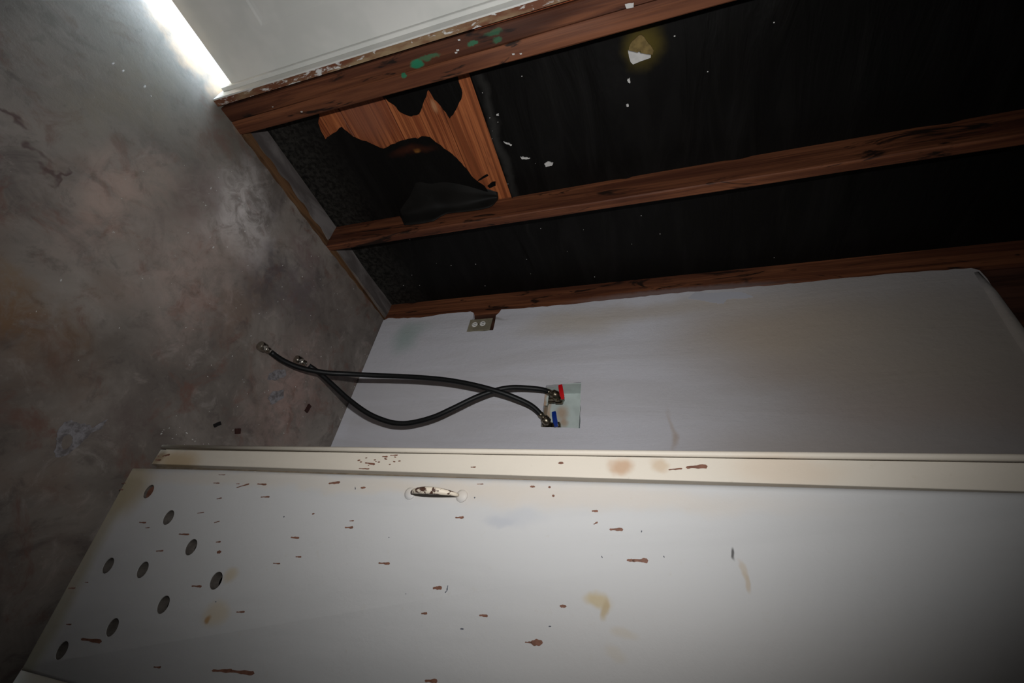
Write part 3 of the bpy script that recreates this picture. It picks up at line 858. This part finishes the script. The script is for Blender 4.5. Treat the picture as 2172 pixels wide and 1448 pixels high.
def hose(name, path, label):
    P = smooth_path(path, 6)
    h = empty(name, tuple(P[-1]), label, 'hose', 'washer hoses')
    h_n = len(P)
    MB().tube([tuple(p) for p in P[2:-7]], 0.0072, 14).build('hose_tube', M_RUBBER, h, smooth=True)
    # metal ends: crimped ferrule, then the wide coupling nut
    for e0, e1, e2, mt in ((P[5], P[2], P[0], M_METAL), (P[-9], P[-6], P[-1], M_STEEL)):
        ax = (e2 - e1).normalized()
        MB().lathe(tuple(e1 - ax * 0.008), tuple(e1 + ax * 0.006), [(0, 0.0078), (0.1, 0.0084), (0.45, 0.0084), (0.5, 0.0079), (0.9, 0.0082), (1, 0.0070)], 16).build('ferrule', mt, h, auto=40)
        L = 0.020
        MB().lathe(tuple(e1 + ax * 0.005), tuple(e1 + ax * (0.005 + L)), [(0, 0.0075), (0.10, 0.0112), (0.22, 0.0122), (0.3, 0.0112), (0.38, 0.0122), (0.9, 0.0122), (0.97, 0.0115), (0.985, 0.0080), (1, 0.0078)], 18).build('coupling_nut', mt, h, auto=40)
    return h
hose('water_hose', HA, 'black rubber water hose from the blue valve, its nut furthest from wall')
hose('water_hose', HB, 'black rubber water hose from the red valve, bowing out in a deep loop')

M_REBATE = plain('grimy_rebate', (120, 108, 92), 0.7, 0.2, var=0.3, scale=40)
M_BORE = plain('bored_wood', (98, 92, 86), 0.8, 0.2, var=0.3, scale=70)
# ---------------------------------------------------------------- white utility closet
cab = empty('closet_cabinet', (0.0, 0.80, -1.0), 'tall cream painted closet with drilled vent holes in its worn door', 'cabinet')
FY = 0.6235
CX0, CX1 = -0.2945, 0.30
sm = MB()
sm.plate([(-0.2838, -0.999), (-0.2525, -0.999), (-0.2525, 1.15), (-0.2868, 1.15)], lambda u, v, d: (u, FY + d, v), 0.022, (), 0.0014)
stile = sm.build('face_stile', M_STILE, cab, auto=30)
MB().box(-0.2524, -0.165, FY + 0.013, FY + 0.022, -0.998, 1.15).build('door_rebate', M_REBATE, cab)
MB().tube([(-0.2902, FY + 0.0012, -0.9985), (-0.2902, FY + 0.0012, -0.3), (-0.2910, FY + 0.0012, 0.2), (-0.2945, FY + 0.0012, 1.15)], 0.0044, 12).build('corner_bead', M_STILE, cab, smooth=True)
MB().plate([(0.085, -0.984), (0.30, -0.984), (0.30, 1.15), (0.085, 1.15)], lambda u, v, d: (u, FY - 0.004 + d, v), 0.024, (), 0.001).build('face_stile', M_STILE, cab, auto=30)
MB().box(-0.165, 0.085, FY, FY + 0.02, 1.02, 1.15).build('top_rail', M_STILE, cab)
MB().box(CX0 + 0.004, CX0 + 0.016, FY + 0.010, D, -0.999, 1.15).build('side_panel', M_STILE, cab)
MB().box(CX1 - 0.012, CX1, FY + 0.02, D, -0.999, 1.15).build('side_panel', M_STILE, cab)
MB().box(CX0 + 0.016, CX1 - 0.012, FY + 0.02, D, 1.13, 1.15).build('top_panel', M_STILE, cab)

# the door hangs a few degrees open: u runs from the latch edge to the hinge edge
A0, B0 = Vector((-0.2233, 0.5856)), Vector((0.0827, 0.6173))
E = (B0 - A0).normalized()
N = Vector((-E.y, E.x))            # into the closet
DW = 0.3165
def dface(u, v, d):
    p = A0 + E * u + N * d
    return (p.x, p.y, v)
VENT = [(0.0366, -0.9054), (0.077, -0.8258), (0.1181, -0.745), (0.159, -0.6659), (0.1589, -0.9101), (0.1581, -0.8271), (0.1994, -0.7494), (0.2384, -0.8319), (0.2784, -0.9142)]
def hole(cx, cz, r=0.0122, n=26):
    return [(cx + r * math.cos(2 * math.pi * i / n), cz + 0.93 * r * math.sin(2 * math.pi * i / n)) for i in range(n)]
dm = MB()
lean = lambda z: -0.0052 * max(0, (z + 0.5) / 0.83) ** 1.3
left_edge = [(-0.0085 + lean(z), z) for z in (1.0, 0.75, 0.5, 0.33, 0.15, 0.0, -0.15, -0.3, -0.5, -0.75)] + [(-0.006, -0.986)]
dm.plate([(DW, -0.986), (DW, 1.0)] + left_edge, dface, 0.016, [hole(*c) for c in VENT], 0.0085)
cdoor = dm.build('closet_door', M_DOORCREAM, cab, auto=40)
for c in VENT:
    # the bored edge was never painted: a thin dirty rim of bare wood inside each hole
    MB().plate(hole(*c, 0.0126), lambda u, v, d: dface(u, v, 0.0012 + d), 0.0155, [hole(*c, 0.0117)]).build('vent_hole_rim', M_BORE, cdoor)
# one hole is blocked by a scrap of brown board just behind it
MB().plate(hole(0.0366, -0.9054, 0.0122), lambda u, v, d: dface(u, v, 0.006 + d), 0.008).build('hole_plug', M_CHIP, cdoor)

# drawer pull mounted upright on the door
def dpt(u, z, out):
    p = A0 + E * u - N * out
    return (p.x, p.y, z)
za, zb, uh = -0.3693, -0.2865, 0.0180
for z in (za, zb):
    hm = MB()
    hm.lathe(dpt(uh, z, -0.0005), dpt(uh, z, 0.0042), [(0, 0.0088), (0.45, 0.0086), (0.75, 0.0070), (1, 0.0050)], 18)
    hm.build('handle_rosette', M_DOORCREAM, cdoor, auto=40)
pts, rad = [], []
for i in range(25):
    s = i / 24
    z = za + 0.0055 + (zb - za - 0.0095) * s
    o = 0.0025 + 0.021 * (math.sin(math.pi * s) ** 0.55)
    pts.append(dpt(uh, z, o))
    rad.append(0.0022 + 0.0030 * math.sin(math.pi * s) ** 0.8)
MB().tube(pts, rad, 12).build('pull_handle', M_PULL, cdoor, smooth=True)

# chips where the cream paint has come away
CHIPS = [(0.0245, -0.987, 0.0241, -0.9764, 0.0008), (0.0366, -0.9847, 0.0362, -0.973, 0.0017), (0.0887, -0.8893, 0.0884, -0.8718, 0.002), (0.0966, -0.8674, 0.0953, -0.8576, 0.0013), (0.101, -0.7844, 0.1002, -0.7605, 0.0021), (0.1294, -0.8168, 0.1277, -0.8008, 0.0018), (0.067, -0.7644, 0.0644, -0.7499, 0.0012), (0.0793, -0.7187, 0.0762, -0.7081, 0.0014), (0.042, -0.7359, 0.04, -0.725, 0.0015), (0.0162, -0.759, 0.016, -0.7445, 0.0014), (0.0157, -0.707, 0.0155, -0.6994, 0.001), (0.0222, -0.7033, 0.0147, -0.6779, 0.002), (0.0144, -0.6616, 0.0147, -0.6409, 0.0023), (0.0348, -0.6435, 0.0338, -0.6246, 0.002), (0.1072, -0.6975, 0.1061, -0.6878, 0.0018), (0.1209, -0.6871, 0.1202, -0.6783, 0.0043), (0.0905, -0.5556, 0.0903, -0.5394, 0.0022), (0.1273, -0.5716, 0.1268, -0.5582, 0.0016), (0.1156, -0.5349, 0.1152, -0.5244, 0.0016), (0.0555, -0.5309, 0.0544, -0.5263, 0.0021), (0.1703, -0.7091, 0.169, -0.6886, 0.0024), (0.1936, -0.6057, 0.1918, -0.5905, 0.0018), (0.1989, -0.9753, 0.1972, -0.9585, 0.0017), (0.1872, -0.9436, 0.1866, -0.9352, 0.001), (0.2462, -0.9349, 0.245, -0.9228, 0.0015), (0.2598, -0.8859, 0.2579, -0.8387, 0.004), (0.2729, -0.7152, 0.2712, -0.7013, 0.002), (0.2627, -0.6103, 0.2583, -0.5753, 0.0032), (0.259, -0.5804, 0.256, -0.5383, 0.0035), (0.0086, -0.5188, 0.0059, -0.4974, 0.0029), (0.0019, -0.7559, 0.0015, -0.7397, 0.001), (0.0707, -0.4648, 0.0698, -0.4502, 0.0026), (0.0612, -0.4599, 0.0606, -0.4524, 0.001), (0.0131, -0.4573, 0.0122, -0.4479, 0.0029), (0.0472, -0.2912, 0.0461, -0.2781, 0.0025), (0.1124, -0.3941, 0.1116, -0.3756, 0.0024), (0.1343, -0.3052, 0.1329, -0.2922, 0.0032), (0.1637, -0.3147, 0.1626, -0.3061, 0.002), (0.157, -0.2369, 0.1566, -0.2255, 0.0021), (0.1772, -0.1767, 0.1763, -0.1679, 0.0015), (0.1767, -0.1698, 0.1749, -0.1555, 0.006), (0.2294, -0.2936, 0.2275, -0.2772, 0.0031), (0.137, -0.1387, 0.1365, -0.1304, 0.0029), (0.0819, -0.0621, 0.0815, -0.0523, 0.003), (0.0817, -0.0558, 0.0803, -0.0376, 0.004), (0.049, -0.0825, 0.0482, -0.0657, 0.0028), (0.0285, -0.1046, 0.0281, -0.0965, 0.0021), (-0.0021, -0.1633, -0.0022, -0.1598, 0.0027), (0.0119, -0.1573, 0.0117, -0.1537, 0.003), (0.0444, -0.1018, 0.0413, -0.0966, 0.0015), (-0.0077, -0.1887, -0.008, -0.1816, 0.0025), (0.0006, -0.2667, 0.0002, -0.2567, 0.0011)]
SCHIPS = [(-0.2663, -0.4946, -0.264, -0.4735, 0.0027), (-0.2558, -0.5028, -0.2556, -0.481, 0.0016), (-0.2776, -0.4618, -0.2778, -0.4542, 0.0022), (-0.2801, -0.4504, -0.2809, -0.4356, 0.0017), (-0.2632, -0.3, -0.2637, -0.2914, 0.0017), (-0.2732, -0.1628, -0.2734, -0.1546, 0.0034), (-0.267, -0.0106, -0.2693, 0.0076, 0.0017), (-0.2709, 0.0117, -0.2734, 0.0391, 0.0044), (-0.2694, -0.9816, -0.2732, -0.9631, 0.0033), (-0.261, -0.9946, -0.2613, -0.9778, 0.0028), (-0.2696, -1.0069, -0.2692, -0.9908, 0.0011)]
M_SCUFF = plain('grey_scuff', (92, 94, 102), 0.7, 0.2, var=0.3, scale=90)
SCUFFS = [(0.1293, -0.2847, 0.1353, -0.2848, 0.0014), (0.1353, -0.2848, 0.1379, -0.2869, 0.001), (0.1736, -0.2589, 0.1733, -0.254, 0.0016), (0.1586, -0.1503, 0.1582, -0.147, 0.001), (0.0477, -0.044, 0.0502, -0.0447, 0.0013), (0.0624, -0.5832, 0.0622, -0.5807, 0.0018), (0.0795, -0.0914, 0.082, -0.0901, 0.001), (0.0791, -0.3878, 0.079, -0.3863, 0.001), (0.0739, -0.0205, 0.0758, -0.0195, 0.001), (0.1853, -0.651, 0.1853, -0.6489, 0.0012), (0.012, -0.4674, 0.0158, -0.4655, 0.0012), (0.1446, -0.3426, 0.1445, -0.3414, 0.001), (0.0188, -0.2678, 0.0196, -0.266, 0.0019)]
cm = MB()
for (u1, z1_, u2, z2_, w) in CHIPS:
    if u1 < 0.0: u1 = u2 = 0.001
    patch(cm, u1, z1_, u2, z2_, max(w, 0.0011), lambda u, v, d: dface(u, v, d - 0.0003), 0.0006)
tag(cm.build('paint_chips', M_CHIP, cdoor), kind='stuff')
cm = MB()
for (u1, z1_, u2, z2_, w) in SCUFFS:
    patch(cm, u1, z1_, u2, z2_, w, lambda u, v, d: dface(u, v, d - 0.0003), 0.0006)
tag(cm.build('scuff_marks', M_SCUFF, cdoor), kind='stuff')
cm = MB()
for (u1, z1_, u2, z2_, w) in SCHIPS:
    z1_ = max(z1_, -0.996)
    patch(cm, u1, z1_, u2, z2_, max(w, 0.0011), lambda u, v, d: (u, FY + d - 0.0003, v), 0.0006)
for _ in range(14):
    z = rng.uniform(-0.52, -0.43); x = rng.uniform(-0.279, -0.262); s = rng.uniform(0.0006, 0.0016)
    patch(cm, x, z, x + rng.uniform(-s, s), z + s * 4, s * 1.6, lambda u, v, d: (u, FY + d - 0.0003, v), 0.0006)
tag(cm.build('paint_chips', M_CHIP, stile), kind='stuff')

# ---------------------------------------------------------------- on the floor
def scrap(name, x, y, lx, ly, ang, h, mat, label, cat):
    pts = ragged([(-lx, -ly), (lx, -ly * 0.9), (lx * 0.95, ly), (-lx, ly * 0.95)], 0.004, 0.0005)
    c, s = math.cos(ang), math.sin(ang)
    mb = MB()
    mb.plate(pts, lambda u, v, d: (x + u * c - v * s, y + u * s + v * c, -1.0 + h - d), h)
    return tag(mb.build(name, mat), label, cat)
M_SCRAP = plain('dark_scrap', (58, 34, 30), 0.7, 0.2, var=0.3, scale=90)
M_SCRAP2 = plain('black_scrap', (14, 12, 12), 0.6, 0.3)
scrap('wood_chip', -0.5577, 0.9299, 0.0125, 0.006, -0.15, 0.004, M_SCRAP, 'dark brown wood chip on the concrete near the white back wall', 'debris')
scrap('bark_scrap', -0.3974, 0.7616, 0.0065, 0.007, 0.5, 0.004, M_SCRAP, 'small reddish brown scrap on the floor just behind the cream closet', 'debris')
scrap('rubber_scrap', -0.3852, 0.7055, 0.004, 0.009, 0.9, 0.003, M_SCRAP2, 'tiny black sliver on the floor near the closet corner', 'debris')

def splat(x, y, pts, name, label):
    """old splash of white compound dried on the concrete, a skin of real thickness"""
    return MB().plate(ragged(pts, 0.006, 0.0016), lambda u, v, d: (x + 1.3 * u, y + 1.3 * v, -0.9988 - d), 0.0010).build(name, M_SPLAT, floor)
t = NT('dried_compound', 0.85, 0.15)
M_SPLAT = t.done(t.mix(lin((100, 95, 95)), lin((134, 131, 134)), t.ramp(t.noise((1, 1, 1), 60, 5, 0.7), 0.38, 0.6)))
splat(-0.578, 0.782, [(-0.020, 0.012), (-0.012, 0.022), (0.002, 0.012), (0.014, 0.004), (0.022, -0.014), (0.010, -0.016), (-0.004, -0.008)], 'compound_splash', '')
splat(-0.527, 0.812, [(-0.022, 0.010), (-0.008, 0.020), (0.006, 0.010), (0.020, 0.000), (0.014, -0.014), (-0.004, -0.012)], 'compound_splash', '')
ro, ri = [], []
for i in range(40):
    a = 2 * math.pi * i / 40
    k = 1 + 0.16 * math.sin(3 * a + 1) + rng.uniform(-0.08, 0.08)
    ro.append((-0.236 + 0.031 * k * math.cos(a), 0.4735 + 0.022 * k * math.sin(a)))
    k2 = 1 + 0.2 * math.sin(2 * a) + rng.uniform(-0.1, 0.1)
    ri.append((-0.2265 + 0.0115 * k2 * math.cos(a), 0.4730 + 0.0085 * k2 * math.sin(a)))
MB().plate(ro, lambda u, v, d: (u, v, -0.9992 - d), 0.0008, [ri]).build('compound_splash', M_SPLAT, floor)
splat(-0.262, 0.494, [(-0.020, 0.008), (-0.004, 0.009), (0.012, -0.004), (0.010, -0.009), (-0.006, 0.001)], 'compound_splash', '')

cr = MB()
cells = [(-0.87, 0.45, 0.10), (-0.6, 0.85, 0.16), (-0.75, 0.75, 0.2), (-0.55, 0.55, 0.25), (-0.45, 0.75, 0.15), (-0.9, 0.8, 0.12), (-0.65, 0.35, 0.25)]
for i in range(170):
    cx, cy, sp = cells[i % len(cells)]
    x, y = rng.gauss(cx, sp * 0.6), rng.gauss(cy, sp * 0.6)
    if i < 40:      # swept against the closet's foot and the wall
        x, y = (-0.31 - rng.random() ** 2 * 0.03, rng.uniform(0.6, 0.72)) if i < 24 else (rng.uniform(-0.9, -0.52), D - 0.004 - rng.random() ** 2 * 0.02)
    big = 0
    if 60 <= i < 68:      # a few larger scrapes nearer the door
        x, y, big = ((-0.857, 0.105, 3.2), (-0.864, 0.122, 2.6), (-0.880, 0.160, 3.4), (-0.876, 0.178, 2.0), (-0.65, 0.273, 1.6), (-0.72, 0.46, 2.2), (-0.70, 0.40, 1.8), (-0.45, 0.30, 2.0))[i - 60]
    if not (-1.0 < x < -0.30 and 0.0 < y < D - 0.003):
        continue
    s = rng.uniform(0.0005, 0.0011) * (1.6 if rng.random() < 0.1 else 1)
    a = rng.uniform(0, 3.1)
    if big:
        s, a = 0.0007 * big, rng.uniform(-0.4, 0.4)
    c, sn = math.cos(a), math.sin(a)
    l, w = s * rng.uniform(1, 2.2), s * 0.7
    base = [(-l, -w), (l * 0.8, -w * 0.8), (l, w), (-l * 0.7, w)]
    lo = [(x + u * c - v * sn, y + u * sn + v * c, -1.0) for u, v in base]
    hi = [(x + (u * c - v * sn) * 0.7, y + (u * sn + v * c) * 0.7, -1.0 + s * 0.8) for u, v in base]
    cr.faces(lo + hi, [(0, 1, 5, 4), (1, 2, 6, 5), (2, 3, 7, 6), (3, 0, 4, 7), (4, 5, 6, 7), (3, 2, 1, 0)])
tag(cr.build('plaster_crumbs', M_FLECK), 'tiny white plaster crumbs scattered over the dirty concrete floor', 'debris', kind='stuff')
